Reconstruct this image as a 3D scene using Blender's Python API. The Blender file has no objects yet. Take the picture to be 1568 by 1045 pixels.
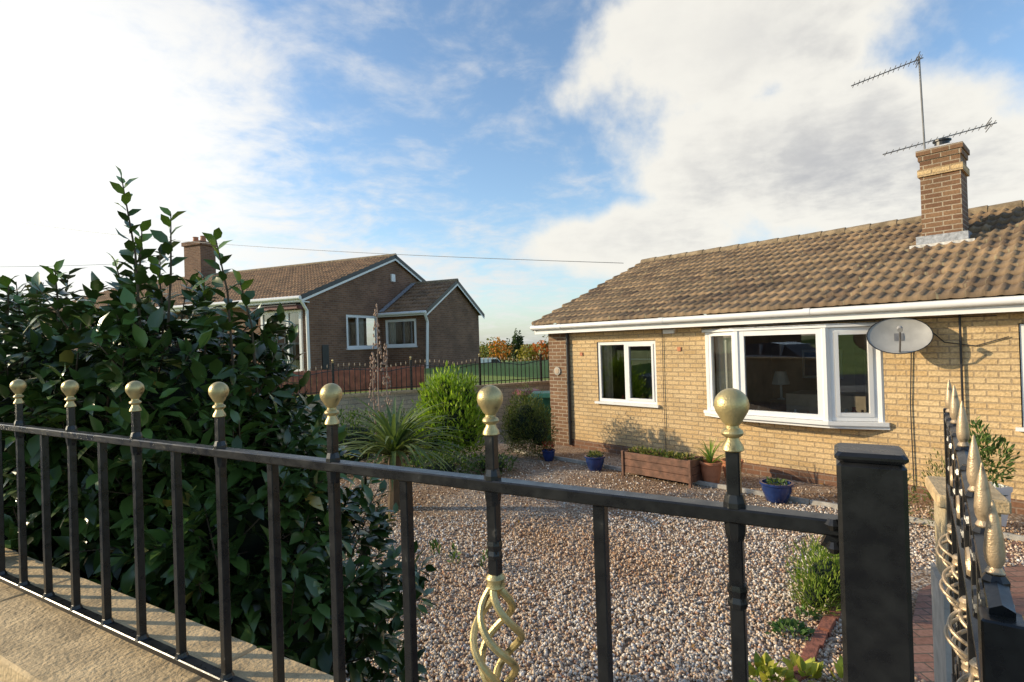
import bpy, math, random
import numpy as np
from mathutils import Vector, Matrix
random.seed(7); rng=np.random.default_rng(7)
CAMZ=2.15
# ------------------------------------------------------------------ materials
def newmat(name):
    m=bpy.data.materials.new(name); m.use_nodes=True
    nt=m.node_tree; b=nt.nodes['Principled BSDF']
    return m,nt,b
def N(nt,t,**kw):
    n=nt.nodes.new(t)
    for k,v in kw.items():
        if k.startswith('i_'): n.inputs[k[2:].replace('_',' ')].default_value=v
        else: setattr(n,k,v)
    return n
def ramp(nt,fac,stops):
    r=nt.nodes.new('ShaderNodeValToRGB')
    e=r.color_ramp.elements
    while len(e)<len(stops): e.new(.5)
    for x,(p,c) in zip(e,stops):
        x.position=p; x.color=(c[0],c[1],c[2],1)
    nt.links.new(fac,r.inputs[0]); return r.outputs[0]
def mixc(nt,fac,a,b,mode='MIX'):
    m=nt.nodes.new('ShaderNodeMix'); m.data_type='RGBA'; m.blend_type=mode
    for s,v in ((m.inputs[0],fac),(m.inputs[6],a),(m.inputs[7],b)):
        if hasattr(v,'links'): nt.links.new(v,s)
        elif isinstance(v,(int,float)): s.default_value=v
        else: s.default_value=(v[0],v[1],v[2],1)
    return m.outputs[2]
def bump(nt,b,h,strength=.5,dist=.01,prev=None):
    n=nt.nodes.new('ShaderNodeBump'); n.inputs['Strength'].default_value=strength; n.inputs['Distance'].default_value=dist
    nt.links.new(h,n.inputs['Height'])
    if prev: nt.links.new(prev,n.inputs['Normal'])
    nt.links.new(n.outputs[0],b.inputs['Normal']); return n.outputs[0]
def simple(name,col,rough=.6,metal=0,var=.25,scale=8,bmp=0,bscale=60,coord='Object'):
    m,nt,b=newmat(name)
    tc=N(nt,'ShaderNodeTexCoord')
    n=N(nt,'ShaderNodeTexNoise'); n.inputs['Scale'].default_value=scale; n.inputs['Detail'].default_value=5
    nt.links.new(tc.outputs[coord],n.inputs['Vector'])
    c=ramp(nt,n.outputs[0],[(.3,[x*(1-var) for x in col]),(.7,[min(1,x*(1+var)) for x in col])])
    nt.links.new(c,b.inputs['Base Color']); b.inputs['Roughness'].default_value=rough; b.inputs['Metallic'].default_value=metal
    if bmp:
        n2=N(nt,'ShaderNodeTexNoise'); n2.inputs['Scale'].default_value=bscale; n2.inputs['Detail'].default_value=4
        nt.links.new(tc.outputs[coord],n2.inputs['Vector']); bump(nt,b,n2.outputs[0],bmp,.01)
    return m
def brick(name,c1,c2,mortar,w=.225,h=.075,ms=.010,bs=.6,stain=.35,rock=0.3):
    m,nt,b=newmat(name)
    uv=N(nt,'ShaderNodeUVMap')
    nz=N(nt,'ShaderNodeTexNoise'); nz.inputs['Scale'].default_value=9; nt.links.new(uv.outputs[0],nz.inputs['Vector'])
    vm=N(nt,'ShaderNodeVectorMath',operation='MULTIPLY_ADD'); nt.links.new(nz.outputs['Color'],vm.inputs[0]); vm.inputs[1].default_value=(.008,.008,0); nt.links.new(uv.outputs[0],vm.inputs[2])
    br=N(nt,'ShaderNodeTexBrick'); br.inputs['Scale'].default_value=1
    nt.links.new(vm.outputs[0],br.inputs['Vector'])
    br.inputs['Brick Width'].default_value=w; br.inputs['Row Height'].default_value=h; br.inputs['Mortar Size'].default_value=ms
    br.inputs['Mortar Smooth'].default_value=.3; br.inputs['Bias'].default_value=0
    br.inputs['Color1'].default_value=(*c1,1); br.inputs['Color2'].default_value=(*c2,1); br.inputs['Mortar'].default_value=(*mortar,1)
    n1=N(nt,'ShaderNodeTexNoise'); n1.inputs['Scale'].default_value=1.3; n1.inputs['Detail'].default_value=6; nt.links.new(uv.outputs[0],n1.inputs['Vector'])
    n2=N(nt,'ShaderNodeTexNoise'); n2.inputs['Scale'].default_value=38; n2.inputs['Detail'].default_value=4; nt.links.new(uv.outputs[0],n2.inputs['Vector'])
    s1=ramp(nt,n1.outputs[0],[(.3,(1-stain,)*3),(.6,(1,1,1))])
    s2=ramp(nt,n2.outputs[0],[(.3,(.72,.70,.66)),(.62,(1.0,1.0,1.0))])
    c=mixc(nt,1,br.outputs['Color'],s1,'MULTIPLY'); c=mixc(nt,1,c,s2,'MULTIPLY')
    nt.links.new(c,b.inputs['Base Color']); b.inputs['Roughness'].default_value=.9
    inv=N(nt,'ShaderNodeMath',operation='SUBTRACT'); inv.inputs[0].default_value=1; nt.links.new(br.outputs['Fac'],inv.inputs[1])
    ad=N(nt,'ShaderNodeMath',operation='MULTIPLY_ADD'); nt.links.new(n2.outputs[0],ad.inputs[0]); ad.inputs[1].default_value=rock; nt.links.new(inv.outputs[0],ad.inputs[2])
    bump(nt,b,ad.outputs[0],bs,.012)
    return m
def tile_mat(name,base,dark):
    m,nt,b=newmat(name)
    uv=N(nt,'ShaderNodeUVMap')
    sn=N(nt,'ShaderNodeVectorMath',operation='DIVIDE'); nt.links.new(uv.outputs[0],sn.inputs[0]); sn.inputs[1].default_value=(.30,.34,1)
    fl=N(nt,'ShaderNodeVectorMath',operation='FLOOR'); nt.links.new(sn.outputs[0],fl.inputs[0])
    wn=N(nt,'ShaderNodeTexWhiteNoise',noise_dimensions='2D'); nt.links.new(fl.outputs[0],wn.inputs['Vector'])
    c=ramp(nt,wn.outputs['Value'],[(0,dark),(.45,base),(1,[x*1.2 for x in base])])
    n1=N(nt,'ShaderNodeTexNoise'); n1.inputs['Scale'].default_value=2.2; n1.inputs['Detail'].default_value=7; n1.inputs['Roughness'].default_value=.7; nt.links.new(uv.outputs[0],n1.inputs['Vector'])
    s=ramp(nt,n1.outputs[0],[(.35,(.6,.6,.6)),(.6,(1.05,1.0,.95))])
    c=mixc(nt,1,c,s,'MULTIPLY')
    n3=N(nt,'ShaderNodeTexNoise'); n3.inputs['Scale'].default_value=22; n3.inputs['Detail'].default_value=5; nt.links.new(uv.outputs[0],n3.inputs['Vector'])
    f=ramp(nt,n3.outputs[0],[(.60,(0,0,0)),(.68,(.6,.6,.6))])
    c=mixc(nt,f,c,(.36,.33,.2))
    nt.links.new(c,b.inputs['Base Color']); b.inputs['Roughness'].default_value=.85
    bump(nt,b,n3.outputs[0],.4,.008)
    return m
def attr_mat(name,rough=.5,trans=0,spec=.5,bmp=0):
    m,nt,b=newmat(name)
    a=N(nt,'ShaderNodeVertexColor',layer_name='Col')
    nt.links.new(a.outputs[0],b.inputs['Base Color']); b.inputs['Roughness'].default_value=rough
    b.inputs['Specular IOR Level'].default_value=spec
    if trans:
        t=N(nt,'ShaderNodeBsdfTranslucent')
        cc=mixc(nt,1,a.outputs[0],(1.6,1.9,.7),'MULTIPLY'); nt.links.new(cc,t.inputs[0])
        mx=N(nt,'ShaderNodeMixShader'); mx.inputs[0].default_value=trans
        nt.links.new(b.outputs[0],mx.inputs[1]); nt.links.new(t.outputs[0],mx.inputs[2])
        nt.links.new(mx.outputs[0],nt.nodes['Material Output'].inputs[0])
    return m
M={}
M['cream']=brick('cream_brick',(.68,.46,.22),(.78,.57,.31),(.50,.36,.21),bs=.9,stain=.22,rock=.9)
M['brown']=brick('brown_brick',(.20,.10,.055),(.30,.17,.09),(.46,.37,.27),bs=.6)
M['dkbrick']=brick('dark_brown_brick',(.19,.09,.052),(.29,.15,.085),(.28,.20,.15),bs=.5)
M['stone']=brick('stone_block',(.44,.35,.21),(.52,.42,.26),(.36,.31,.22),w=.42,h=.2,ms=.012,rock=1.2)
M['bwall']=brick('boundary_block',(.62,.50,.32),(.72,.60,.40),(.45,.38,.27),w=.3,h=.1,ms=.01,rock=.8)
M['tile']=tile_mat('roof_tile',(.27,.19,.115),(.16,.11,.073))
M['tile2']=tile_mat('roof_tile_brown',(.28,.17,.10),(.20,.125,.078))
M['ridge']=simple('ridge_tile',(.27,.2,.12),.9,var=.4,bmp=.3)
M['white']=simple('white_upvc',(.80,.79,.77),.35,var=.04,scale=3)
M['soffit']=simple('white_soffit',(.7,.69,.66),.5,var=.08,scale=3)
M['black']=simple('black_plastic',(.02,.02,.022),.4)
M['lead']=simple('lead_flashing',(.33,.34,.36),.55,var=.4,scale=20,bmp=.4)
M['mortarlt']=simple('mortar_flaunching',(.6,.58,.54),.9,var=.3,scale=15,bmp=.5)
M['curtain']=simple('curtain_cloth',(.68,.66,.6),.9,var=.1)
M['beige']=simple('beige_cloth',(.5,.38,.27),.9,var=.15)
M['interior']=simple('interior_wall',(.36,.23,.14),.9,var=.3,scale=2)
M['maroon']=simple('maroon_paint',(.14,.035,.03),.5,var=.2)
M['woodfence']=simple('red_brown_wood',(.44,.15,.08),.8,var=.35,scale=6)
M['concrete']=simple('concrete',(.42,.39,.34),.9,var=.25,scale=9,bmp=.4,bscale=120)
M['coping']=simple('stone_coping',(.54,.39,.21),.9,var=.3,scale=14,bmp=.6,bscale=90)
M['pave']=brick('red_block_paving',(.30,.15,.11),(.36,.20,.15),(.12,.1,.08),w=.2,h=.1,ms=.006,bs=.4)
M['flag']=brick('pavement_flags',(.36,.34,.31),(.4,.38,.34),(.15,.14,.12),w=.6,h=.6,ms=.01,bs=.4)
M['asphalt']=simple('asphalt',(.055,.055,.058),.9,var=.3,scale=60,bmp=.5,bscale=200)
M['terracotta']=simple('terracotta',(.45,.18,.09),.8,var=.25)
M['soil']=simple('soil',(.06,.04,.028),1,var=.4,scale=30,bmp=.6)
M['wood']=simple('stained_wood',(.16,.075,.045),.6,var=.45,scale=10,bmp=.3)
M['redbrick']=simple('edging_brick',(.30,.11,.07),.9,var=.4,scale=18,bmp=.7,bscale=70)
M['bluepot']=simple('blue_glaze',(.015,.035,.13),.15,var=.3)
M['bin_green']=simple('bin_green',(.02,.10,.05),.45)
M['bin_black']=simple('bin_black',(.03,.03,.032),.5)
M['red']=simple('red_petals',(.5,.04,.03),.6)
M['alu']=simple('aerial_aluminium',(.22,.21,.20),.5,metal=.5)
M['dish']=simple('dish_grey',(.34,.33,.31),.5,var=.15,scale=6)
M['cable']=simple('cable',(.03,.03,.03),.6)
M['wire']=simple('overhead_wire',(.22,.23,.25),.6)
M['stem']=simple('stem_bark',(.10,.07,.04),.9,var=.3)
M['flowerstalk']=simple('dry_stalk',(.36,.25,.18),.8)
M['paint_w']=simple('vehicle_paint',(.75,.75,.75),.3,var=.03)
M['paint_s']=simple('car_paint',(.42,.43,.46),.2,var=.03)
M['tyre']=simple('tyre',(.02,.02,.02),.8)
def iron():
    m,nt,b=newmat('black_painted_iron')
    tc=N(nt,'ShaderNodeTexCoord')
    n=N(nt,'ShaderNodeTexNoise'); n.inputs['Scale'].default_value=45; n.inputs['Detail'].default_value=6; nt.links.new(tc.outputs['Object'],n.inputs['Vector'])
    n2=N(nt,'ShaderNodeTexNoise'); n2.inputs['Scale'].default_value=240; n2.inputs['Detail'].default_value=3; nt.links.new(tc.outputs['Object'],n2.inputs['Vector'])
    c=ramp(nt,n.outputs[0],[(.3,(.009,.009,.010)),(.70,(.016,.016,.016)),(.79,(.11,.10,.085))])
    nt.links.new(c,b.inputs['Base Color'])
    r=ramp(nt,n.outputs[0],[(.3,(.22,)*3),(.75,(.42,)*3)]); nt.links.new(r,b.inputs['Roughness'])
    a=N(nt,'ShaderNodeMath',operation='MULTIPLY_ADD'); nt.links.new(n2.outputs[0],a.inputs[0]); a.inputs[1].default_value=.35; nt.links.new(n.outputs[0],a.inputs[2])
    bump(nt,b,a.outputs[0],.2,.0018)
    return m
M['iron']=iron()
def gold(name,c,metal=.55):
    m,nt,b=newmat(name)
    tc=N(nt,'ShaderNodeTexCoord')
    n=N(nt,'ShaderNodeTexNoise'); n.inputs['Scale'].default_value=55; n.inputs['Detail'].default_value=8; nt.links.new(tc.outputs['Object'],n.inputs['Vector'])
    n2=N(nt,'ShaderNodeTexNoise'); n2.inputs['Scale'].default_value=500; n2.inputs['Detail'].default_value=2; nt.links.new(tc.outputs['Object'],n2.inputs['Vector'])
    cc=ramp(nt,n.outputs[0],[(.30,[x*.25 for x in c]),(.42,[x*.8 for x in c]),(.7,c)])
    nt.links.new(cc,b.inputs['Base Color']); b.inputs['Roughness'].default_value=.38; b.inputs['Metallic'].default_value=metal
    a=N(nt,'ShaderNodeMath',operation='ADD'); nt.links.new(n.outputs[0],a.inputs[0]); nt.links.new(n2.outputs[0],a.inputs[1])
    bump(nt,b,a.outputs[0],.4,.0015)
    return m
M['gold']=gold('gold_paint',(.64,.50,.23)); M['cgold']=gold('cream_gold_paint',(.58,.43,.27),.4)
def glass():
    m,nt,b=newmat('window_glass')
    tr=N(nt,'ShaderNodeBsdfTransparent'); tr.inputs[0].default_value=(.8,.83,.82,1)
    gl=N(nt,'ShaderNodeBsdfGlossy'); gl.inputs['Roughness'].default_value=.01
    fr=N(nt,'ShaderNodeFresnel'); fr.inputs[0].default_value=1.5
    mul=N(nt,'ShaderNodeMath',operation='MULTIPLY_ADD'); nt.links.new(fr.outputs[0],mul.inputs[0]); mul.inputs[1].default_value=2.6; mul.inputs[2].default_value=.06
    mx=N(nt,'ShaderNodeMixShader'); nt.links.new(mul.outputs[0],mx.inputs[0]); nt.links.new(tr.outputs[0],mx.inputs[1]); nt.links.new(gl.outputs[0],mx.inputs[2])
    nt.links.new(mx.outputs[0],nt.nodes['Material Output'].inputs[0]); return m
M['glass']=glass()
M['leaf']=attr_mat('glossy_leaf',.30,0,.6); M['leafm']=attr_mat('matt_leaf',.6,.2,.3); M['pebble']=attr_mat('pebble',.75,0,.3)
M['core']=simple('shrub_interior_shade',(.012,.02,.008),1)  # near-black colour stands in for the shade inside shrubs
# ------------------------------------------------------------------ mesh builder
class MB:
    def __init__(s): s.v=[];s.f=[];s.m=[]
    def add(s,vs,fs,mat):
        o=len(s.v); s.v+= [tuple(v) for v in vs]
        for f in fs: s.f.append(tuple(i+o for i in f)); s.m.append(mat)
    def box(s,x0,x1,y0,y1,z0,z1,mat):
        if x0>x1:x0,x1=x1,x0
        if y0>y1:y0,y1=y1,y0
        s.add([(x0,y0,z0),(x1,y0,z0),(x1,y1,z0),(x0,y1,z0),(x0,y0,z1),(x1,y0,z1),(x1,y1,z1),(x0,y1,z1)],
              [(0,3,2,1),(4,5,6,7),(0,1,5,4),(1,2,6,5),(2,3,7,6),(3,0,4,7)],mat)
    def bbox(s,x0,x1,y0,y1,z0,z1,mat,c=.003):
        def ring(x0,x1,y0,y1,z,c): return [(x0+c,y0,z),(x1-c,y0,z),(x1,y0+c,z),(x1,y1-c,z),(x1-c,y1,z),(x0+c,y1,z),(x0,y1-c,z),(x0,y0+c,z)]
        vs=ring(x0+c,x1-c,y0+c,y1-c,z0,c)+ring(x0,x1,y0,y1,z0+c,c)+ring(x0,x1,y0,y1,z1-c,c)+ring(x0+c,x1-c,y0+c,y1-c,z1,c)
        fs=[tuple(range(7,-1,-1)),tuple(range(24,32))]
        for k in range(3):
            for i in range(8): j=(i+1)%8; fs.append((k*8+i,k*8+j,k*8+8+j,k*8+8+i))
        s.add(vs,fs,mat)
    def obox(s,p0,p1,w,z0,z1,mat):
        p0=Vector(p0);p1=Vector(p1);d=(p1-p0).normalized();n=Vector((-d.y,d.x))*w/2
        q=[p0-n,p1-n,p1+n,p0+n]
        s.add([(a.x,a.y,z0) for a in q]+[(a.x,a.y,z1) for a in q],[(0,3,2,1),(4,5,6,7),(0,1,5,4),(1,2,6,5),(2,3,7,6),(3,0,4,7)],mat)
    def quad(s,a,b,c,d,mat): s.add([a,b,c,d],[(0,1,2,3)],mat)
    def tube(s,pts,r,mat,seg=8,caps=True):
        pts=[Vector(p) for p in pts]; rs=r if hasattr(r,'__len__') else [r]*len(pts)
        vs=[];up=None
        for i,p in enumerate(pts):
            d=(pts[min(i+1,len(pts)-1)]-pts[max(i-1,0)]).normalized()
            if up is None:
                up=Vector((0,0,1)) if abs(d.z)<.9 else Vector((1,0,0))
            a=d.cross(up)
            if a.length<1e-5: a=d.orthogonal()
            a.normalize(); bb=a.cross(d).normalized(); up=bb
            for k in range(seg):
                t=2*math.pi*(k+.5)/seg; vs.append(p+(a*math.cos(t)+bb*math.sin(t))*rs[i])
        fs=[]
        for i in range(len(pts)-1):
            for k in range(seg):
                j=(k+1)%seg; fs.append((i*seg+k,i*seg+j,(i+1)*seg+j,(i+1)*seg+k))
        if caps: fs.append(tuple(range(seg-1,-1,-1))); fs.append(tuple((len(pts)-1)*seg+k for k in range(seg)))
        s.add(vs,fs,mat)
    def lathe(s,c,prof,mat,seg=20,sq=None):
        vs=[];fs=[]
        for (r,z) in prof:
            for k in range(seg):
                t=2*math.pi*(k+.5)/seg; vs.append((c[0]+r*math.cos(t),c[1]+r*math.sin(t),c[2]+z))
        n=len(prof)
        for i in range(n-1):
            for k in range(seg):
                j=(k+1)%seg; fs.append((i*seg+k,i*seg+j,(i+1)*seg+j,(i+1)*seg+k))
        fs.append(tuple(range(seg-1,-1,-1))); fs.append(tuple((n-1)*seg+k for k in range(seg)))
        s.add(vs,fs,mat)
    def build(s,name,parent=None,smooth=False,loc=None,rotz=0):
        me=bpy.data.meshes.new(name); me.from_pydata(s.v,[],s.f)
        keys=[];
        for k in s.m:
            if k not in keys: keys.append(k)
        for k in keys: me.materials.append(M[k])
        me.polygons.foreach_set('material_index',[keys.index(k) for k in s.m])
        me.update()
        uvl=me.uv_layers.new(name='UVMap'); V=me.vertices
        for p in me.polygons:
            n=p.normal; ax,ay,az=abs(n.x),abs(n.y),abs(n.z)
            for li in p.loop_indices:
                c=V[me.loops[li].vertex_index].co
                uvl.data[li].uv=(c.x,c.y) if az>ax and az>ay else ((c.x,c.z) if ay>=ax else (c.y,c.z))
        if smooth:
            me.polygons.foreach_set('use_smooth',[True]*len(me.polygons))
            me.set_sharp_from_angle(angle=math.radians(40))
        ob=bpy.data.objects.new(name,me); bpy.context.collection.objects.link(ob)
        if parent: ob.parent=parent
        if loc: ob.location=loc; ob.rotation_euler=(0,0,rotz)
        return ob
def empty(name,loc,rotz=0):
    e=bpy.data.objects.new(name,None); e.location=loc; e.rotation_euler=(0,0,rotz); e.empty_display_size=.2
    bpy.context.collection.objects.link(e); return e
def np_mesh(name,verts,faces_list,cols,mat,smooth=False,parent=None):
    me=bpy.data.meshes.new(name)
    me.vertices.add(len(verts)); me.vertices.foreach_set('co',verts.astype(np.float32).ravel())
    loops=np.concatenate([f.ravel() for f in faces_list])
    tot=np.concatenate([np.full(len(f),f.shape[1]) for f in faces_list]); start=np.concatenate([[0],np.cumsum(tot)[:-1]])
    me.loops.add(len(loops)); me.loops.foreach_set('vertex_index',loops.astype(np.int32))
    me.polygons.add(len(tot)); me.polygons.foreach_set('loop_start',start.astype(np.int32))
    me.update(calc_edges=True)
    if smooth: me.polygons.foreach_set('use_smooth',np.ones(len(tot),dtype=bool))
    if cols is not None:
        ca=me.color_attributes.new(name='Col',type='FLOAT_COLOR',domain='POINT')
        c4=np.ones((len(verts),4),np.float32); c4[:,:3]=cols; ca.data.foreach_set('color',c4.ravel())
    me.materials.append(mat)
    ob=bpy.data.objects.new(name,me); bpy.context.collection.objects.link(ob)
    if parent: ob.parent=parent
    return ob
def inst(tv,tfs,pos,mats):
    n=len(pos); k=len(tv)
    v=np.einsum('nij,kj->nki',mats,tv)+pos[:,None,:]
    off=(np.arange(n)*k)[:,None,None]
    return v.reshape(-1,3),[ (np.array(f)[None]+off).reshape(-1,len(f[0])) for f in tfs ]
def frames(d,up):
    d=d/np.linalg.norm(d,axis=1,keepdims=True)
    x=np.cross(d,up); x/=np.linalg.norm(x,axis=1,keepdims=True)+1e-9
    z=np.cross(x,d)
    return np.stack([x,d,z],axis=2)
LV=np.array([(0,0,0),(-.19,.28,.05),(-.2,.6,.05),(0,1,-.10),(.2,.6,.05),(.19,.28,.05),(0,.3,.0),(0,.62,.0)],float)
LT=[(0,6,1),(0,5,6),(7,3,2),(7,4,3)]; LQ=[(6,7,2,1),(6,5,4,7)]
def leaves(name,pos,dirs,size,cols,mat,width=1.,parent=None,smooth=False,upj=.45):
    n=len(pos); up=np.tile([0,0,1.],(n,1))+rng.normal(0,upj,(n,3))
    F=frames(dirs,up)*size[:,None,None]
    tv=LV.copy(); tv[:,0]*=width; tv[:,2]*=width
    v,fs=inst(tv,[LT,LQ],pos,F)
    c=np.repeat(cols,len(tv),axis=0)
    return np_mesh(name,v,fs,c,mat,smooth,parent)
def unit(n):
    a=rng.normal(size=(n,3)); return a/np.linalg.norm(a,axis=1,keepdims=True)
def varcol(n,a,b,bright=.25):
    t=rng.random((n,1)); c=np.array(a)*(1-t)+np.array(b)*t
    return c*(1+rng.normal(0,bright,(n,1))).clip(.4,1.8)
# ------------------------------------------------------------------ terrain
BD=Vector((7.25,3.8)).normalized(); BQ=Vector((-BD.y,BD.x)); B0=Vector((.25,14.6))
xs=[-3000,-1200,-500,-250,-120]+list(range(-80,81,4))+[120,250,500,1200,3000]
ysz=[(-3000,0),(-300,0),(-60,0),(-20,0),(-5,0),(0,0),(.03,0),(.12,1.02),(1,1.06),(4,1.34),(9,1.36),(14,1.0),(22,.3),(40,-.8),(80,-2.2),(150,-3.4),(300,-4.2),(1200,-5),(4000,-6)]
V=[];F=[]
for (yy,zz) in ysz:
    for x in xs:
        p=B0+BD*x+BQ*yy; V.append((p.x,p.y,zz-.012))
nx=len(xs)
for j in range(len(ysz)-1):
    for i in range(nx-1): a=j*nx+i; F.append((a,a+1,a+nx+1,a+nx))
me=bpy.data.meshes.new('ground'); me.from_pydata(V,[],F); me.update()
g=bpy.data.objects.new('ground',me); bpy.context.collection.objects.link(g)
m,nt,b=newmat('grass_ground')
tc=N(nt,'ShaderNodeTexCoord'); n1=N(nt,'ShaderNodeTexNoise'); n1.inputs['Scale'].default_value=.15; n1.inputs['Detail'].default_value=6; nt.links.new(tc.outputs['Object'],n1.inputs['Vector'])
n2=N(nt,'ShaderNodeTexNoise'); n2.inputs['Scale'].default_value=25; n2.inputs['Detail'].default_value=4; nt.links.new(tc.outputs['Object'],n2.inputs['Vector'])
c=ramp(nt,n1.outputs[0],[(.35,(.17,.25,.045)),(.65,(.27,.35,.07))]); c2=ramp(nt,n2.outputs[0],[(.3,(.7,.7,.7)),(.7,(1.1,1.1,1))])
nt.links.new(mixc(nt,1,c,c2,'MULTIPLY'),b.inputs['Base Color']); b.inputs['Roughness'].default_value=.95; bump(nt,b,n2.outputs[0],.6,.05)
me.materials.append(m)
# ------------------------------------------------------------------ gravel yard
FA=math.radians(-30.24); fx=Vector((math.cos(FA),math.sin(FA))); fn=Vector((-fx.y,fx.x)); P6=Vector((.2506,.64))
def gravel_mat():
    m,nt,b=newmat('gravel')
    tc=N(nt,'ShaderNodeTexCoord')
    v=N(nt,'ShaderNodeTexVoronoi'); v.inputs['Scale'].default_value=42; nt.links.new(tc.outputs['Object'],v.inputs['Vector'])
    sep=N(nt,'ShaderNodeSeparateColor'); nt.links.new(v.outputs['Color'],sep.inputs[0])
    c=ramp(nt,sep.outputs[0],[(0,(.26,.16,.10)),(.25,(.46,.33,.22)),(.5,(.56,.45,.34)),(.75,(.46,.40,.35)),(1,(.78,.69,.58))])
    ed=ramp(nt,v.outputs['Distance'],[(.2,(1,1,1)),(.8,(.34,.28,.23))])
    c=mixc(nt,1,c,ed,'MULTIPLY')
    n1=N(nt,'ShaderNodeTexNoise'); n1.inputs['Scale'].default_value=.9; n1.inputs['Detail'].default_value=5; nt.links.new(tc.outputs['Object'],n1.inputs['Vector'])
    s=ramp(nt,n1.outputs[0],[(.4,(.8,.64,.48)),(.6,(1,1,1))]); c=mixc(nt,1,c,s,'MULTIPLY')
    nt.links.new(c,b.inputs['Base Color']); b.inputs['Roughness'].default_value=.85
    inv=N(nt,'ShaderNodeMath',operation='SUBTRACT'); inv.inputs[0].default_value=1; nt.links.new(v.outputs['Distance'],inv.inputs[1])
    bump(nt,b,inv.outputs[0],.7,.012)
    return m
M['gravel']=gravel_mat()
a1=P6+fx*-9+fn*.12; a2=P6+fx*5+fn*.12; a3=Vector((9,3)); a4=Vector((7.1,5.1)); a5=Vector((.9,11.8)); a6=Vector((3.5,16.0));a7=B0+BQ*-.02; a8=B0+BD*-11
mb=MB(); mb.add([(p.x,p.y,0) for p in (a1,a2,a3,a4,a5,a6,a7,a8)],[tuple(range(8))],'gravel'); mb.build('gravel_yard')
t=(1+5**.5)/2
iv=np.array([(-1,t,0),(1,t,0),(-1,-t,0),(1,-t,0),(0,-1,t),(0,1,t),(0,-1,-t),(0,1,-t),(t,0,-1),(t,0,1),(-t,0,-1),(-t,0,1)],float); iv/=np.linalg.norm(iv[0])
ifc=[(0,11,5),(0,5,1),(0,1,7),(0,7,10),(0,10,11),(1,5,9),(5,11,4),(11,10,2),(10,7,6),(7,1,8),(3,9,4),(3,4,2),(3,2,6),(3,6,8),(3,8,9),(4,9,5),(2,4,11),(6,2,10),(8,6,7),(9,8,1)]
n=50000
yy=1/(1/3.0-rng.random(n)*(1/3.0-1/10.5))
yy=np.where(rng.random(n)<.45, 3.0+rng.random(n)*4.0, yy)
kk=rng.uniform(-.32,.95,n); xx=kk*yy
wn=(xx-.775)*.730+(yy-11.76)*.683
ok=(wn<-.35)&~((xx>2.45)&(yy<5.0)&((xx-1.67)*.78-(yy-3.43)*.7>0))
xx=xx[ok];yy=yy[ok];n=len(xx)
pos=np.stack([xx,yy,rng.uniform(.002,.012,n)],1)
sc=rng.uniform(.007,.017,n)
R=frames(unit(n),unit(n))
S=np.stack([sc*rng.uniform(.8,1.4,n),sc*rng.uniform(.7,1.1,n),sc*rng.uniform(.5,.9,n)],1)
Mx=R*S[:,None,:]
v,fs=inst(iv,[ifc],pos,Mx)
pal=np.array([(.64,.52,.39),(.80,.71,.60),(.50,.35,.24),(.58,.44,.32),(.47,.41,.36),(.32,.20,.13),(.87,.81,.73),(.46,.27,.18)])
pc=pal[rng.choice(8,n,p=[.2,.18,.14,.15,.12,.06,.10,.05])]*rng.uniform(.74,1.1,(n,1))
patch=(np.sin(xx*1.3+1)*np.cos(yy*1.1)+.5*np.sin(xx*3+yy*2))[:,None].clip(0,1); pc=pc*(1-patch*np.array([.06,.20,.34]))
np_mesh('gravel_pebbles',v,fs,np.repeat(pc,12,axis=0),M['pebble'],True)
k=150; kx=rng.uniform(-.3,.7,k); ky=rng.uniform(3.2,9,k)
leaves('fallen_leaves',np.stack([kx*ky,ky,np.full(k,.02)],1),np.concatenate([rng.normal(size=(k,2)),rng.normal(0,.15,(k,1))],1),rng.uniform(.03,.06,k),varcol(k,(.30,.16,.05),(.16,.10,.05)),M['leafm'],1.3)
# ------------------------------------------------------------------ front wall, pavement, road, fence
fence_o=(P6.x,P6.y,0)
mb=MB()
mb.box(-9,.10,-.11,.11,-.1,1.375,'stone'); mb.build('front_garden_wall',loc=fence_o,rotz=FA)
mb=MB()
x=-9.2
while x<.1:
    x2=min(x+.9,.115); mb.bbox(x+.003,x2-.003,-.17,.15,1.385,1.452,'coping',.006); x+=.9
mb.box(-9,.10,-.10,.10,1.37,1.386,'concrete')
mb.build('wall_coping',loc=fence_o,rotz=FA)
mb=MB(); mb.box(-40,25,-2.0,-.115,-.1,.55,'flag'); mb.build('pavement',loc=fence_o,rotz=FA)
mb=MB(); mb.box(-40,25,-2.13,-2.003,-.1,.552,'concrete'); mb.build('kerb',loc=fence_o,rotz=FA)
mb=MB(); mb.box(-40,25,-9,-2.134,-.1,.43,'asphalt'); mb.build('road',loc=fence_o,rotz=FA)
RZ=1.947
fe=empty('iron_railing_fence',fence_o,FA)
mb=MB()
mb.bbox(-4.5,.105,-.0125,.0125,RZ-.009,RZ+.008,'iron',.002)
mb.bbox(-4.5,.105,-.0125,.0125,1.472,1.487,'iron',.002)
for i in range(0,14):
    X=-.33*i
    def bar(X,z0,z1,h=.008):
        mb.bbox(X-h,X+h,-h,h,z0,z1,'iron',.0015)
    if i!=1: bar(X,1.486,RZ-.009)
    else: bar(X,1.80,RZ-.009); bar(X,1.486,1.66)
    bar(X-.165,1.486,RZ-.009)
    bar(X,RZ+.008,2.022,.0075)
    mb.lathe((X,0,RZ+.0075),[(.013,0),(.0125,.006),(.0098,.015)],'iron',8)
    mb.lathe((X,0,RZ-.03),[(.0095,0),(.0115,.008),(.0125,.021)],'iron',8)
    if i<2: mb.lathe((X,0,1.84),[(.0105,0),(.0118,.006),(.0098,.012),(.0118,.02),(.0105,.026)],'iron',8)
    for q in (X,X-.165): mb.lathe((q,0,1.486),[(.0145,0),(.0125,.004),(.0105,.010)],'iron',8)
mb.tube([(.09,0,RZ-.012),(.108,0,RZ-.02)],[.012,.01],'iron',8)
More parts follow.
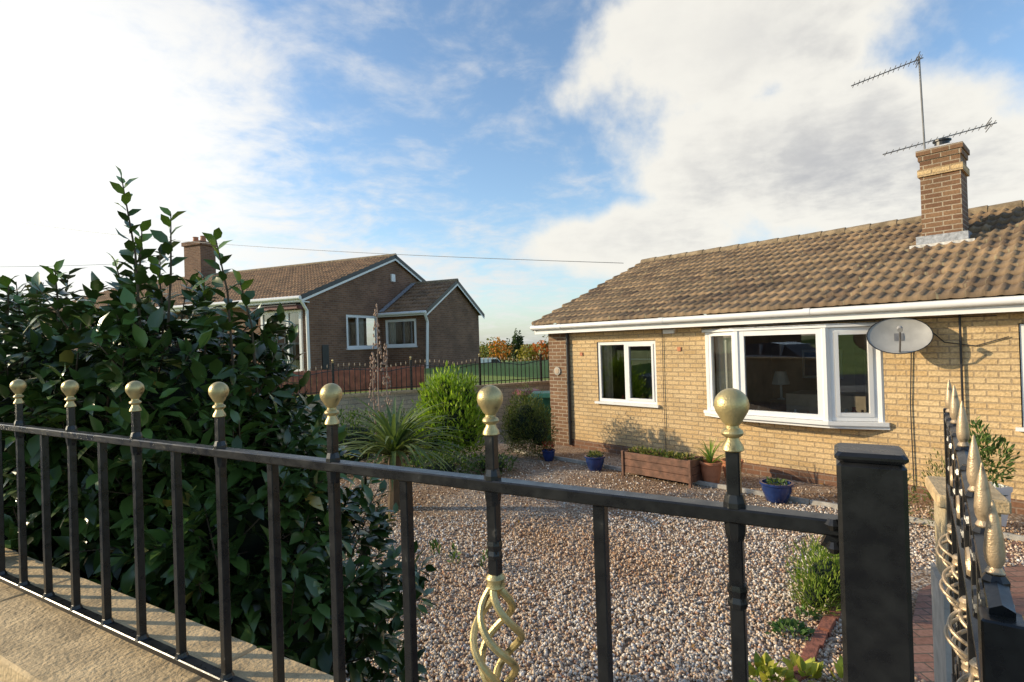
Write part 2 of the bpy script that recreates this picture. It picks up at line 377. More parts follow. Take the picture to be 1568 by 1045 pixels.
for zz in (RZ-.02,RZ+.004): mb.lathe((.098,-.012,zz),[(.004,-.006),(.008,0),(.004,.006)],'iron',10)
mb.build('rails_and_bars',fe)
mb=MB()
for i in range(0,14):
    X=-.33*i; z=2.018
    prof=[(.0095,0),(.0125,.002),(.0118,.006),(.0078,.013),(.0072,.016),(.0115,.019),(.0125,.0215),(.0115,.024),(.0078,.027),(.0075,.030),(.011,.034),(.0125,.037)]
    cz=.037+.0165; R=.0192
    for k in range(1,14):
        a=-math.pi/2+.75+ (math.pi-.75)*k/13; prof.append((max(R*math.cos(a),.0002),cz+R*math.sin(a)))
    mb.lathe((X,0,z),prof,'gold',24)
mb.build('gold_ball_finials',fe,smooth=True)
def basket(mb,x,y,z0,z1,r,mat,turns=.9,wr=.0045,strands=4):
    H=z1-z0
    mb.lathe((x,y,z1-.004),[(.011,0),(.0145,.004),(.0125,.010),(.0145,.016),(.010,.022)],mat,16)
    mb.lathe((x,y,z0-.018),[(.010,0),(.0145,.006),(.0125,.012),(.0145,.017),(.011,.022)],mat,16)
    for k in range(strands):
        pts=[];n=22
        for i in range(n+1):
            t=i/n; a=2*math.pi*(k/strands+turns*t); rr=.005+(r-.005)*math.sin(math.pi*t)**.9
            pts.append((x+rr*math.cos(a),y+rr*math.sin(a),z1-H*t))
        mb.tube(pts,wr,mat,8)
mb=MB(); basket(mb,-.33,0,1.645,1.80,.035,'gold',turns=.7,wr=.0055); mb.build('twisted_basket',fe,smooth=True)
mb=MB(); mb.bbox(.1027,.162,-.0299,.0299,.3,2.020,'iron',.004)
mb.bbox(.1012,.1635,-.0314,.0314,2.0205,2.030,'iron',.0035)
mb.build('gate_post',loc=fence_o,rotz=FA)
# gate
ga=math.atan2(.809,.588); ge=empty('ornate_iron_gate',(.485,.56,0),ga)
mb=MB()
def gz(a): return 2.15-.29+.08*math.sin(min(1,a/.9)*math.pi*.6)
nb=9
mb.bbox(-.018,.018,-.018,.018,.75,gz(0)+.0,'iron',.002); mb.bbox(.99,1.015,-.012,.012,.75,gz(1)+.02,'iron',.002)
pts=[(a/20,0,gz(a/20)) for a in range(0,21)]; mb.tube(pts,.012,'iron',6)
pts=[(a/20,0,gz(a/20)-.17) for a in range(0,21)]; mb.tube(pts,.012,'iron',6)
mb.box(.0,1.0,-.014,.014,.78,.81,'iron'); mb.box(.0,1.0,-.014,.014,1.27,1.30,'iron')
mb2=MB()
for i in range(nb):
    a=.055+i*.115; zt=gz(a)
    mb.bbox(a-.009,a+.009,-.009,.009,.80,1.545 if i%2==0 else zt,'iron',.0015)
    if i%2==0: mb.bbox(a-.008,a+.008,-.008,.008,zt-.17,zt+.005,'iron',.0015)
    mb.lathe((a,0,zt-.002),[(.012,0),(.013,.01),(.009,.016)],'iron',8)
    if i%2==0 or i==1: mb2.lathe((a,0,zt+.012),[(.006,0),(.009,.004),(.006,.010),(.0085,.016),(.0095,.026),(.008,.045),(.0045,.066),(.001,.082)],'cgold',10)
    if i%2==0:
        basket(mb2,a,0,1.565,1.66,.034,'cgold',wr=.0034)
        basket(mb,a,0,1.10,1.20,.034,'iron',wr=.004)
    for sgn in (1,-1):
        for zi,zc in enumerate((zt-.05,zt-.12,1.50,1.42,1.34)):
            pts=[]
            for k in range(22):
                th=k/21*math.pi*2.6; r=.027*(1-k/21*.75)
                pts.append((a+.057+sgn*(.03-r*math.cos(th)),sgn*.005,zc+r*math.sin(th)))
            gd=(zi==1 and i%2==0)
            (mb2 if gd else mb).tube(pts,.0042,'cgold' if gd else 'iron',6)
mb.build('gate_frame',ge); mb2.build('gate_ornaments',ge,smooth=True)
mb=MB(); mb.box(-.12,0,-.006,.006,1.70,1.712,'iron'); mb.lathe((-.01,0,1.68),[(.014,0),(.014,.05)],'iron',10); mb.build('hinge',ge)
mb=MB(); mb.box(0,.19,-.17,.17,.98,1.36,'stone'); mb.box(-.02,.22,-.19,.19,0,.979,'concrete'); mb.bbox(-.03,.22,-.2,.2,1.36,1.42,'coping',.008); mb.build('stone_gate_pier',loc=(1.99,2.62,0),rotz=math.radians(-30))
mb=MB(); mb.add([(.55,.55,.006),(2.2,.3,.006),(7.6,3.9,.006),(5.6,5.95,.006),(3.3,4.6,.006),(2.3,3.4,.006)],[(0,1,2,3,4,5)],'pave'); mb.build('block_paved_path')
mb=MB()
p=Vector((1.25,2.96)); d=Vector((.70,.78)).normalized(); k=0
while k<11:
    q=p+d*(k*.225); q2=q+d*.212; off=Vector((-d.y,d.x))*random.uniform(-.012,.012)
    mb.obox(q+off,q2+off*-.5,.075,-.02,.050+random.uniform(-.010,.008),'redbrick'); k+=1
mb.build('brick_edging')
# ------------------------------------------------------------------ helpers for buildings
def wall(mb,axis,c,u0,u1,z0,z1,holes,mat,depth=.1,flip=1):
    us=sorted({u0,u1}|{h[0] for h in holes}|{h[1] for h in holes}); zs=sorted({z0,z1}|{h[2] for h in holes}|{h[3] for h in holes})
    def P(u,w,z): return (u,c+w,z) if axis=='y' else (c+w,u,z)
    for i in range(len(us)-1):
        for j in range(len(zs)-1):
            um=(us[i]+us[i+1])/2; zm=(zs[j]+zs[j+1])/2
            if any(h[0]<um<h[1] and h[2]<zm<h[3] for h in holes): continue
            mb.quad(P(us[i],0,zs[j]),P(us[i+1],0,zs[j]),P(us[i+1],0,zs[j+1]),P(us[i],0,zs[j+1]),mat)
    w=depth*flip
    for h in holes:
        a,b_,c0,d0=h
        mb.quad(P(a,0,c0),P(a,w,c0),P(a,w,d0),P(a,0,d0),mat); mb.quad(P(b_,0,c0),P(b_,0,d0),P(b_,w,d0),P(b_,w,c0),mat)
        mb.quad(P(a,0,c0),P(b_,0,c0),P(b_,w,c0),P(a,w,c0),mat); mb.quad(P(a,0,d0),P(a,w,d0),P(b_,w,d0),P(b_,0,d0),mat)
def pane(mb,p0,p1,z0,z1,bw=.06,dep=.06,mull=(),glassoff=0,transom=None):
    p0=Vector(p0);p1=Vector(p1);L=(p1-p0).length;d=(p1-p0)/L
    mb.obox(p0,p0+d*bw,dep,z0,z1,'white'); mb.obox(p1-d*bw,p1,dep,z0,z1,'white')
    mb.obox(p0+d*bw,p1-d*bw,dep-.004,z0,z0+bw,'white'); mb.obox(p0+d*bw,p1-d*bw,dep-.004,z1-bw,z1,'white')
    for m_ in mull: mb.obox(p0+d*(m_-bw*.5),p0+d*(m_+bw*.5),dep-.002,z0+bw,z1-bw,'white')
    a=p0+d*bw;b_=p1-d*bw
    mb.quad((a.x,a.y,z0+bw),(b_.x,b_.y,z0+bw),(b_.x,b_.y,z1-bw),(a.x,a.y,z1-bw),'glass')
def curtain(mb,x0,x1,y,z0,z1,mat,axis='y'):
    n=int((x1-x0)/.015)+2; vs=[];fs=[]
    for i in range(n):
        x=x0+(x1-x0)*i/(n-1); w=y+.025*math.sin(x*55)+.01*math.sin(x*23)
        for z in (z0,z1): vs.append((x,w,z) if axis=='y' else (w,x,z))
    for i in range(n-1): fs.append((2*i,2*i+2,2*i+3,2*i+1))
    mb.add(vs,fs,mat)
def tiled(name,x0,x1,ye,ze,yr,zr,mat,parent,dx=.025,gauge=.34):
    sl=math.hypot(yr-ye,zr-ze); uy=(yr-ye)/sl; uz=(zr-ze)/sl
    nrm=np.array([-uz,uy])
    nr=int(math.ceil(sl/gauge)); n=int((x1-x0)/dx)+1; X=x0+np.arange(n)*dx
    prof=.036*np.exp(-((((X)%.15)-.075)/.024)**2)
    verts=[];uvs=[]
    tile_i=np.floor(X/.30).astype(int)
    for j in range(nr):
        t0=j*gauge;t1=min((j+1)*gauge,sl)
        jit=rng.normal(0,.004,2000)[tile_i-tile_i.min()]
        for (t_,h) in ((t0,-.012),(t0,.045),(t1,.0)):
            hh=h+prof*(1 if h>-.01 else .3)+jit; tt=t_ + (0 if t_==t1 else jit*1.8)
            verts.append(np.stack([X,ye+uy*tt+nrm[0]*hh,ze+uz*tt+nrm[1]*hh],1)); uvs.append(np.stack([X,np.full(n,t0+.1 if t_!=t1 else t1-.01)],1))
    v=np.concatenate(verts); uv=np.concatenate(uvs)
    fs=[]
    for r in range(nr*3-1):
        if r%3==2: continue
        a=r*n+np.arange(n-1); fs.append(np.stack([a,a+1,a+n+1,a+n],1))
    f=np.concatenate(fs)
    ob=np_mesh(name,v,[f],None,M[mat],False,parent)
    l=ob.data.uv_layers.new(name='UVMap'); l.data.foreach_set('uv',uv[f.ravel()].astype(np.float32).ravel())
    return ob
# ------------------------------------------------------------------ right bungalow
HA=math.atan2(-.730,.683)
H=empty('brick_bungalow',(.775,11.76,0),HA)
LW=(1.28,2.595,.97,2.13); BW=(3.58,6.0,.93,2.24); RW=(7.38,9.0,1.0,2.2)
mb=MB()
wall(mb,'y',0,.5,15,.17,2.45,[LW,BW,RW],'cream',.09)
mb.build('front_wall',H)
mb=MB(); mb.box(0,.5,-.004,.3,.0,2.45,'brown'); mb.box(.5,15,-.012,.05,-.05,.17,'dkbrick')
mb.box(-.0,.3,.3,7.58,0,2.5,'dkbrick')
mb.add([(0.02,0,2.45),(.02,7.58,2.45),(.02,3.79,4.02)],[(0,1,2)],'dkbrick')
mb.box(.3,15,7.4,7.58,0,2.5,'dkbrick')
mb.build('side_walls_and_plinth',H)
mb=MB()
for (a,b_,z0,z1) in (LW,BW,RW):
    mb.quad((a-.8,3,.3),(b_+.8,3,.3),(b_+.8,3,2.44),(a-.8,3,2.44),'interior')
    for xx_ in (a-.8,b_+.8): mb.quad((xx_,.1,.3),(xx_,3,.3),(xx_,3,2.44),(xx_,.1,2.44),'interior')
    mb.quad((a-.8,.1,.3),(b_+.8,.1,.3),(b_+.8,3,.3),(a-.8,3,.3),'interior'); mb.quad((a-.8,.1,2.44),(b_+.8,.1,2.44),(b_+.8,3,2.44),(a-.8,3,2.44),'soffit')
    for (u0,u1) in ((a-.8,a),(b_,b_+.8)): mb.quad((u0,.1,.3),(u1,.1,.3),(u1,.1,2.44),(u0,.1,2.44),'interior')
curtain(mb,3.66,3.95,.10,.95,2.2,'curtain'); curtain(mb,7.5,8.1,.16,1.0,2.2,'curtain')
curtain(mb,1.36,1.56,.14,1.0,2.1,'beige'); curtain(mb,5.80,5.95,.12,.95,2.2,'beige')
mb.box(1.25,2.6,.1,.3,.94,.97,'white'); mb.box(3.6,5.95,.02,.3,.90,.935,'white'); mb.box(4.1,5.5,-.2,.02,.90,.932,'white')
for (x_,y_,s_,mt) in ((2.2,.16,.05,'terracotta'),(2.35,.16,.04,'white'),(2.0,.16,.04,'bluepot'),(1.75,.16,.035,'red'),(4.42,-.08,.04,'beige'),(4.95,-.08,.035,'white'),(5.12,-.08,.03,'terracotta'),(5.65,.12,.05,'red'),(5.55,.12,.04,'white'),(5.75,.13,.04,'terracotta')):
    mb.lathe((x_,y_,.972 if x_<3 else .937),[(s_*.6,0),(s_,s_*1.2),(s_*.8,s_*2.2),(s_*.35,s_*3),(s_*.5,s_*3.6)],mt,12)
mb.box(4.3,5.6,1.3,2.0,.3,1.15,'beige'); mb.box(5.0,5.9,2.6,2.9,.3,1.9,'wood'); mb.box(4.0,4.7,2.95,2.98,1.3,1.85,'white'); mb.box(4.05,4.65,2.93,2.949,1.35,1.8,'bluepot')
mb.box(3.9,4.2,1.6,1.9,.3,1.0,'wood'); mb.lathe((4.05,1.75,1.0),[(.07,0),(.02,.03),(.02,.25),(.15,.27),(.09,.5)],'curtain',14)
mb.box(1.6,2.3,2.5,2.95,.3,1.7,'white'); mb.box(2.1,2.9,2.6,2.95,1.72,2.2,'wood')
mb.build('interior',H)
mb=MB()
pane(mb,(LW[0]+.01,.05),(LW[1]-.01,.05),LW[2]+.01,LW[3]-.01,.055,.06,mull=(.64,))
pane(mb,(1.28+.69,.045),(LW[1]-.06,.045),LW[2]+.06,LW[3]-.06,.04,.075)
mb.box(LW[0]-.05,LW[1]+.05,-.06,.06,LW[2]-.035,LW[2]+.008,'white')
mb.box(1.3+.67,2.53,.075,.085,1.78,1.80,'white')
B=[(3.58,.03),(4.2,-.25),(5.43,-.25),(6.0,.03)]
for i in range(3):
    a=Vector(B[i]);b_=Vector(B[i+1]);d=(b_-a).normalized()
    pane(mb,a+d*.035,b_-d*.035,BW[2]+.03,BW[3]-.01,.075 if i==1 else .06,.06)
pane(mb,Vector(B[2])+Vector((.57,.28)).normalized()*.1,Vector(B[3])-Vector((.57,.28)).normalized()*.09,BW[2]+.09,BW[3]-.06,.05,.08)
for p_ in B: mb.lathe((p_[0],p_[1],BW[2]+.02),[(.055,0),(.055,BW[3]-BW[2]-.03)],'white',8)
def bayplate(off,z0,z1,mat):
    q=[(3.50,.06),(3.50,-off*.6),(4.17,-.25-off),(5.46,-.25-off),(6.10,-off*.6),(6.10,.06)]
    k=len(q); mb.add([(a,b_,z0) for a,b_ in q]+[(a,b_,z1) for a,b_ in q],[tuple(range(k-1,-1,-1)),tuple(range(k,2*k))]+[(i,(i+1)%k,k+(i+1)%k,k+i) for i in range(k)],mat)
bayplate(.09,.905,.955,'white'); bayplate(.04,.86,.904,'white'); bayplate(.05,2.235,2.27,'white'); bayplate(.06,2.272,2.285,'lead')
pane(mb,(RW[0]+.01,.05),(RW[1]-.01,.05),RW[2]+.01,RW[3]-.01,.07,.06,mull=(.8,))
mb.box(RW[0]-.05,RW[1]+.05,-.06,.06,RW[2]-.035,RW[2]+.008,'white')
mb.build('windows',H)
zE=2.53; yE=-.36; zR=4.14; yR=3.79
tiled('roof_tiles',-.12,15,yE,zE,yR,zR,'tile',H)
mb=MB()
mb.quad((-.12,yR,zR-.01),(15,yR,zR-.01),(15,7.94,zE-.01),(-.12,7.94,zE-.01),'tile')
mb.add([(-.11,yE,zE-.03),(-.11,yR,zR-.03),(-.11,yR,zR-.14),(-.11,yE,zE-.14)],[(0,1,2,3)],'ridge')
x=-.12
while x<15:
    mb.tube([(x,yR,zR-.01),(x+.425,yR,zR-.002)],[.105,.112],'ridge',12); x+=.43
mb.build('ridge_and_back_slope',H)
mb=MB()
mb.box(-.11,15,-.30,-.275,2.33,2.50,'white'); mb.box(-.11,15,-.272,.01,2.36,2.38,'soffit')
mb.tube([(-.14,-.355,2.462),(15,-.355,2.45)],.047,'white',14)
x=.6
while x<15:
    mb.tube([(x,-.355,2.461),(x+.09,-.355,2.461)],.052,'white',14); x+=2.3
mb.add([(-.12,-.3,2.34),(-.12,-.3,2.5),(-.12,.3,2.74),(-.12,.3,2.34)],[(0,1,2,3)],'white')
mb.build('gutter_and_fascia',H,smooth=True)
mb=MB()
mb.tube([(.56,-.04,2.38),(.56,-.04,.05)],.034,'black',10)
for z in (.5,1.3,2.1): mb.lathe((.56,-.04,z),[(.042,0),(.042,.04)],'black',10)
mb.tube([(6.86,-.035,2.36),(6.86,-.035,.05)],.013,'black',8)
mb.tube([(6.36,-.02,1.9),(6.33,-.02,1.2),(6.34,-.02,.1)],.007,'cable',6)
mb.tube([(2.75,-.02,2.35),(2.74,-.02,1.2),(2.75,-.02,.1)],.006,'cable',6)
mb.tube([(6.45,-.02,2.28),(6.7,-.02,2.0),(7.0,-.02,1.95),(7.3,-.02,2.05)],.006,'cable',6)
mb.tube([(3.5,-.015,2.31),(4.5,-.30,2.315),(6.1,-.1,2.31),(7.2,-.02,2.30)],.006,'cable',6)
mb.bbox(2.78,3.0,-.05,0,2.24,2.31,'white',.006)
mb.bbox(.86,.93,-.02,0,1.86,1.93,'terracotta',.004); mb.bbox(3.03,3.1,-.02,0,1.93,2.0,'terracotta',.004)
mb.tube([(.24,-.005,1.55),(.24,-.03,1.55)],.085,'concrete',20); mb.tube([(.24,-.03,1.55),(.24,-.036,1.55)],.055,'beige',20)
mb.build('downpipes_cables_and_plaque',H)
mb=MB()
cx0,cx1,cy0,cy1=6.14,6.64,2.06,2.62
mb.box(cx0,cx1,cy0,cy1,3.2,4.92,'brown')
mb.box(cx0-.03,cx1+.03,cy0-.03,cy1+.03,4.55,4.66,'cream'); mb.box(cx0-.02,cx1+.02,cy0-.02,cy1+.02,4.8,4.88,'brown'); mb.box(cx0-.04,cx1+.04,cy0-.04,cy1+.04,4.88,4.96,'brown')
mb.add([(cx0-.02,cy0-.02,4.96),(cx1+.02,cy0-.02,4.96),(cx1+.02,cy1+.02,4.96),(cx0-.02,cy1+.02,4.96),(cx0+.12,cy0+.15,5.03),(cx1-.12,cy0+.15,5.03),(cx1-.12,cy1-.15,5.03),(cx0+.12,cy1-.15,5.03)],[(0,1,5,4),(1,2,6,5),(2,3,7,6),(3,0,4,7),(4,5,6,7)],'mortarlt')
mb.lathe((cx0+.25,cy0+.25,5.0),[(.11,0),(.10,.03),(.095,.09),(.12,.10),(.12,.12),(.08,.125),(.0,.125)],'black',16)
mb.box(cx0-.07,cx1+.07,cy0-.06,cy1,3.3,3.62,'lead')
mb.box(cx0-.13,cx1+.16,cy0-.2,cy0-.055,3.38,3.475,'mortarlt')
mb.build('chimney',H)
def yagi(mb,c0,c1,n,el,vert=False):
    c0=Vector(c0);c1=Vector(c1); mb.tube([c0,c1],.009,'alu',6); d=(c1-c0).normalized()
    s=d.cross(Vector((0,0,1))).normalized()
    if vert: s=(s*.6+Vector((0,0,.35))).normalized()
    for i in range(n):
        p_=c0.lerp(c1,(i+.5)/n); L=el*(.75+.25*i/n); mb.tube([p_-s*L,p_+s*L],.005,'alu',5)
    p_=c0.lerp(c1,.93)
    for k in (-1,0,1):
        q=p_+Vector((0,0,.05*k)); mb.tube([q-s*el*1.2,q+s*el*1.2],.007,'alu',5)
mb=MB()
mb.tube([(6.60,8.72,4.6),(6.58,8.72,5.4),(6.55,8.72,6.47)],.014,'alu',8)
yagi(mb,(5.58,8.9,6.12),(6.6,8.7,6.44),14,.07,True)
mb.tube([(6.60,8.66,4.85),(6.62,8.72,4.85)],.03,'alu',8)
yagi(mb,(6.05,8.9,5.00),(7.72,8.7,5.38),18,.065,True)
for z in (4.68,4.88): mb.tube([(6.5,8.75,z),(6.72,8.6,z)],.012,'alu',6)
mb.build('tv_aerial')
mb=MB()
vs=[];fs=[];nr_,ns_=7,32
for i in range(nr_+1):
    r=i/nr_
    for k in range(ns_):
        a=2*math.pi*k/ns_; vs.append((.34*r*math.cos(a),.07*(1-r*r),.24*r*math.sin(a)))
for i in range(nr_):
    for k in range(ns_): j=(k+1)%ns_; fs.append((i*ns_+k,i*ns_+j,(i+1)*ns_+j,(i+1)*ns_+k))
mb.add(vs,fs,'dish')
rim=[(.34*math.cos(2*math.pi*k/32),0,.24*math.sin(2*math.pi*k/32)) for k in range(33)]
mb.tube(rim,.006,'black',6)
mb.tube([(0,.03,-.22),(0,-.18,-.16),(.0,-.33,-.03)],.011,'alu',8); mb.tube([(0,-.33,-.05),(0,-.27,.0)],.03,'dish',12)
mb.tube([(0,.07,0),(0,.16,-.05),(0,.3,-.05)],.02,'alu',8); mb.box(-.05,.05,.06,.10,-.05,.05,'alu')
dd=mb.build('satellite_dish',smooth=True)
R_=Matrix.Translation((.775,11.76,0))@Matrix.Rotation(HA,4,'Z')
dd.matrix_world=R_@Matrix.Translation((6.30,-.33,2.10))@Matrix.Rotation(math.radians(14),4,'Z')@Matrix.Rotation(math.radians(-20),4,'X')
# ------------------------------------------------------------------ left bungalow
H2=empty('brick_bungalow',(-6.5,17.7,0),math.atan2(-.39,.92))
GW=(1.85,3.65,2.16,3.35); z0=1.2
mb=MB()
wall(mb,'x',0,0,9.58,z0,3.8,[GW],'dkbrick',.09,-1)
mb.add([(0,0,3.8),(0,9.58,3.8),(0,4.79,5.66)],[(0,1,2)],'dkbrick')
PW=(-1.95,-.2,1.45,3.45)
wall(mb,'y',0,-16,0,z0,3.8,[PW,(-7,-5,2.1,3.4)],'dkbrick',.09)
EWn=(.16,1.55,2.18,3.2)
wall(mb,'y',3.9,.0,2.07,z0-.3,3.45,[EWn],'dkbrick',.09)
wall(mb,'x',2.07,3.9,8.1,z0-.4,3.45,[],'dkbrick',.09,-1)
mb.add([(2.07,3.9,3.45),(2.07,8.1,3.45),(2.07,6.0,4.62)],[(0,1,2)],'dkbrick')
mb.box(-16,-15.9,0,9.58,z0,3.8,'dkbrick')
mb.build('walls',H2)
mb=MB()
for (y_,a,b_) in ((.7,-2.2,-.1),(.7,-7.2,-4.8)): mb.quad((a,y_,1.3),(b_,y_,1.3),(b_,y_,3.6),(a,y_,3.6),'interior')
mb.quad((-.8,1.5,1.9),(-.8,4,1.9),(-.8,4,3.5),(-.8,1.5,3.5),'interior'); mb.quad((.05,4.7,1.9),(2,4.7,1.9),(2,4.7,3.4),(.05,4.7,3.4),'interior')
curtain(mb,-1.9,-1.5,.2,1.5,3.4,'curtain'); curtain(mb,-1.2,-.75,.2,1.5,3.4,'curtain')
curtain(mb,GW[0],GW[0]+.3,-.18,2.2,3.3,'curtain','x'); curtain(mb,2.75,3.0,-.18,2.2,3.3,'curtain','x'); curtain(mb,.2,.5,4.08,2.2,3.2,'curtain')
mb.build('interior',H2)
mb=MB()
pane(mb,(-.04,GW[0]+.01),(-.04,GW[1]-.01),GW[2],GW[3],.09,.07,mull=(.62,)); mb.box(-.05,.07,GW[0]-.05,GW[1]+.05,GW[2]-.05,GW[2],'white')
pane(mb,(EWn[0]+.01,3.94),(EWn[1]-.01,3.94),EWn[2],EWn[3],.09,.07); mb.box(EWn[0]-.05,EWn[1]+.05,3.83,3.95,EWn[2]-.05,EWn[2],'white')
pane(mb,(PW[0]+.01,-.03),(PW[1]-.01,-.03),PW[2],PW[3],.09,.08,mull=(.6,1.15))
pane(mb,(-6.99,.04),(-5.01,.04),2.1,3.4,.08,.07,mull=(.9,))
mb.box(-2.1,-.1,-.35,-.003,3.47,3.58,'maroon'); mb.box(-2.12,-.08,-.40,-.02,3.582,3.61,'black')
mb.build('windows',H2)
tiled('roof_tiles',-16,.12,-.35,3.84,4.79,5.79,'tile2',H2,dx=.03)
tiled('extension_roof_tiles',-1.6,2.22,3.62,3.44,6.0,4.75,'tile2',H2,dx=.03)
mb=MB()
mb.quad((-16,4.79,5.78),(.12,4.79,5.78),(.12,9.93,3.84),(-16,9.93,3.84),'tile2')
mb.quad((-1.6,6.0,4.74),(2.22,6,4.74),(2.22,8.38,3.44),(-1.6,8.38,3.44),'tile2')
mb.tube([(-16,4.79,5.79),(.12,4.79,5.79)],.1,'ridge',10); mb.tube([(-1.6,6,4.76),(2.22,6,4.76)],.09,'ridge',10)
def barge(x,ya,za,yb,zb,h=.13):
    mb.add([(x,ya,za-.05),(x,yb,zb-.05),(x,yb,zb-.05-h),(x,ya,za-.05-h)],[(0,1,2,3)],'white')
    mb.add([(x+.01,ya,za+.05),(x+.01,yb,zb+.05),(x+.01,yb,zb-.10),(x+.01,ya,za-.10)],[(0,1,2,3)],'black')
barge(.11,-.36,3.84,4.79,5.79); barge(.11,9.93,3.84,4.79,5.79); barge(2.21,3.6,3.44,6.0,4.75); barge(2.21,8.4,3.44,6.0,4.75)
mb.box(-16,.1,-.36,-.33,3.68,3.83,'white'); mb.box(-16,.1,-.32,0,3.66,3.70,'soffit'); mb.tube([(-16,-.42,3.8),(.12,-.42,3.8)],.06,'white',10)
mb.box(.0,2.2,3.60,3.63,3.3,3.43,'white'); mb.tube([(0,3.55,3.4),(2.2,3.55,3.4)],.06,'white',10)
mb.add([(.06,3.6,3.5),(.06,6,4.84),(.3,6,4.84),(.3,3.6,3.5)],[(0,1,2,3)],'lead')
mb.tube([(.08,-.38,3.76),(.06,-.08,3.4),(.06,-.06,1.4)],.05,'white',10)
mb.tube([(2.14,3.56,3.36),(2.1,3.8,3.05),(2.0,3.84,1.2)],.05,'white',10)
mb.bbox(.0,.07,4.55,4.8,4.75,5.05,'white',.01); mb.box(0.0,.03,.6,.9,1.5,2.3,'black')
mb.build('roof_trim',H2)
mb=MB(); mb.box(-11.4,-10.3,4.3,5.1,5.2,7.2,'dkbrick'); mb.box(-11.47,-10.23,4.23,5.17,7.2,7.38,'dkbrick')
for q in (-11.1,-10.6): mb.lathe((q,4.7,7.38),[(.14,0),(.11,.25),(.13,.3)],'terracotta',12)
mb.build('chimney',H2)
# bungalow across the street (seen in window reflections)
H3=empty('brick_bungalow',(P6.x+fx.x*-30+fn.x*-13,P6.y+fx.y*-30+fn.y*-13,0),FA)
mb=MB(); wall(mb,'y',0,-8,9,0,2.9,[(-6,-3.5,1.2,2.4),(2,5,1.0,2.4)],'dkbrick',-.1,1); mb.box(8.99,9.2,-7,-.002,0,2.9,'dkbrick'); mb.box(-8.2,-7.99,-7,-.002,0,2.9,'dkbrick'); mb.build('walls',H3)
mb=MB(); mb.quad((-8.4,.4,2.8),(9.4,.4,2.8),(9.4,-3.5,4.5),(-8.4,-3.5,4.5),'tile2'); mb.quad((-8.4,-3.5,4.5),(9.4,-3.5,4.5),(9.4,-7.4,2.8),(-8.4,-7.4,2.8),'tile2'); mb.box(-8.4,9.4,.38,.42,2.62,2.8,'white')
for xg in (9.1,-8.1): mb.add([(xg,0,2.85),(xg,-7,2.85),(xg,-3.5,4.4)],[(0,1,2)],'dkbrick')
mb.build('roof',H3)
mb=MB(); pane(mb,(-5.99,-.04),(-3.51,-.04),1.2,2.4,.08,.07,mull=(1.2,)); pane(mb,(2.01,-.04),(4.99,-.04),1.0,2.4,.08,.07,mull=(.8,2.2)); mb.quad((-7,-.6,.8),(6,-.6,.8),(6,-.6,2.8),(-7,-.6,2.8),'interior'); mb.build('windows',H3)
car=empty('parked_car',(-8.8,2.7,.43),FA)
mb=MB()
sec=[(-2.05,.35,.75,.70),(-2.0,.25,.95,.80),(-1.3,.2,1.0,.86),(-.95,.2,1.02,.87),(0,.2,1.0,.88),(.9,.2,.97,.87),(1.75,.22,.85,.82),(2.05,.3,.65,.72)]
vs=[];fs=[]
for (x_,zb_,zt_,hw) in sec: vs+=[(x_,-hw*.95,zb_),(x_,-hw,zb_+.25),(x_,-hw*.93,zt_),(x_,hw*.93,zt_),(x_,hw,zb_+.25),(x_,hw*.95,zb_)]
for i in range(len(sec)-1):
    for k in range(6): fs.append((i*6+k,i*6+(k+1)%6,(i+1)*6+(k+1)%6,(i+1)*6+k))
fs+=[tuple(range(5,-1,-1)),tuple(range(42,48))]; mb.add(vs,fs,'paint_s')
cab=[(-1.7,.98,1.0,.78),(-1.15,1.0,1.42,.62),(-.2,1.0,1.46,.63),(.35,.99,1.38,.62),(1.05,.94,.96,.76)]
vs=[];fs=[]
for (x_,zb_,zt_,hw) in cab: vs+=[(x_,-.80,zb_-.02),(x_,-hw,zt_),(x_,hw,zt_),(x_,.80,zb_-.02)]
for i in range(4):
    for k,mt in ((0,'black'),(2,'black')): mb.add([vs[i*4+k],vs[i*4+k+1],vs[i*4+5+k],vs[i*4+4+k]],[(0,1,2,3)],mt)
    mb.add([vs[i*4+1],vs[i*4+2],vs[i*4+6],vs[i*4+5]],[(0,1,2,3)],'paint_s' if i in (1,2) else 'black')
for x_ in (-.55,.3):
    for s_ in (-1,1): mb.obox((x_,s_*.72),(x_+.07,s_*.72),.16,.98,1.4,'paint_s')
mb.build('body',car,smooth=True)
mb=MB()
for x_ in (-1.3,1.3):
    for s_ in (-.82,.82): mb.tube([(x_,s_-.1,.31),(x_,s_+.1,.31)],.31,'tyre',20); mb.tube([(x_,s_-.105,.31),(x_,s_+.105,.31)],.18,'alu',14)
mb.build('wheels',car)
# ------------------------------------------------------------------ boundary wall + railings
ba=math.atan2(BD.y,BD.x); b0=(B0.x,B0.y,0)
mb=MB(); mb.box(-12,3.6,-.04,.16,-.1,1.06,'bwall'); mb.box(-12,3.6,-.07,.19,1.061,1.12,'coping'); mb.build('boundary_wall',loc=b0,rotz=ba)
rf=empty('boundary_railings',b0,ba)
mb=MB(); mb2=MB()
def topz(x): return 1.66+.10*abs(math.sin(x*math.pi/1.8))
mb.box(-12,3.6,.05,.07,1.19,1.21,'iron')
x=-12
while x<3.6:
    tz=topz(x); mb.box(x-.008,x+.008,.052,.068,1.12,tz,'iron')
    mb2.lathe((x,.06,tz),[(.008,0),(.013,.02),(.010,.05),(.002,.08)],'cgold',6); x+=.12
pts=[(-12+i*.1,.06,topz(-12+i*.1)-.08) for i in range(156)]; mb.tube(pts,.010,'iron',5)
x=-12
while x<3.6: mb.bbox(x-.025,x+.025,.035,.085,1.12,1.84,'iron',.004); mb2.lathe((x,.06,1.84),[(.02,0),(.025,.015),(.012,.025),(.025,.05),(.02,.07),(.003,.09)],'gold',10); x+=1.8
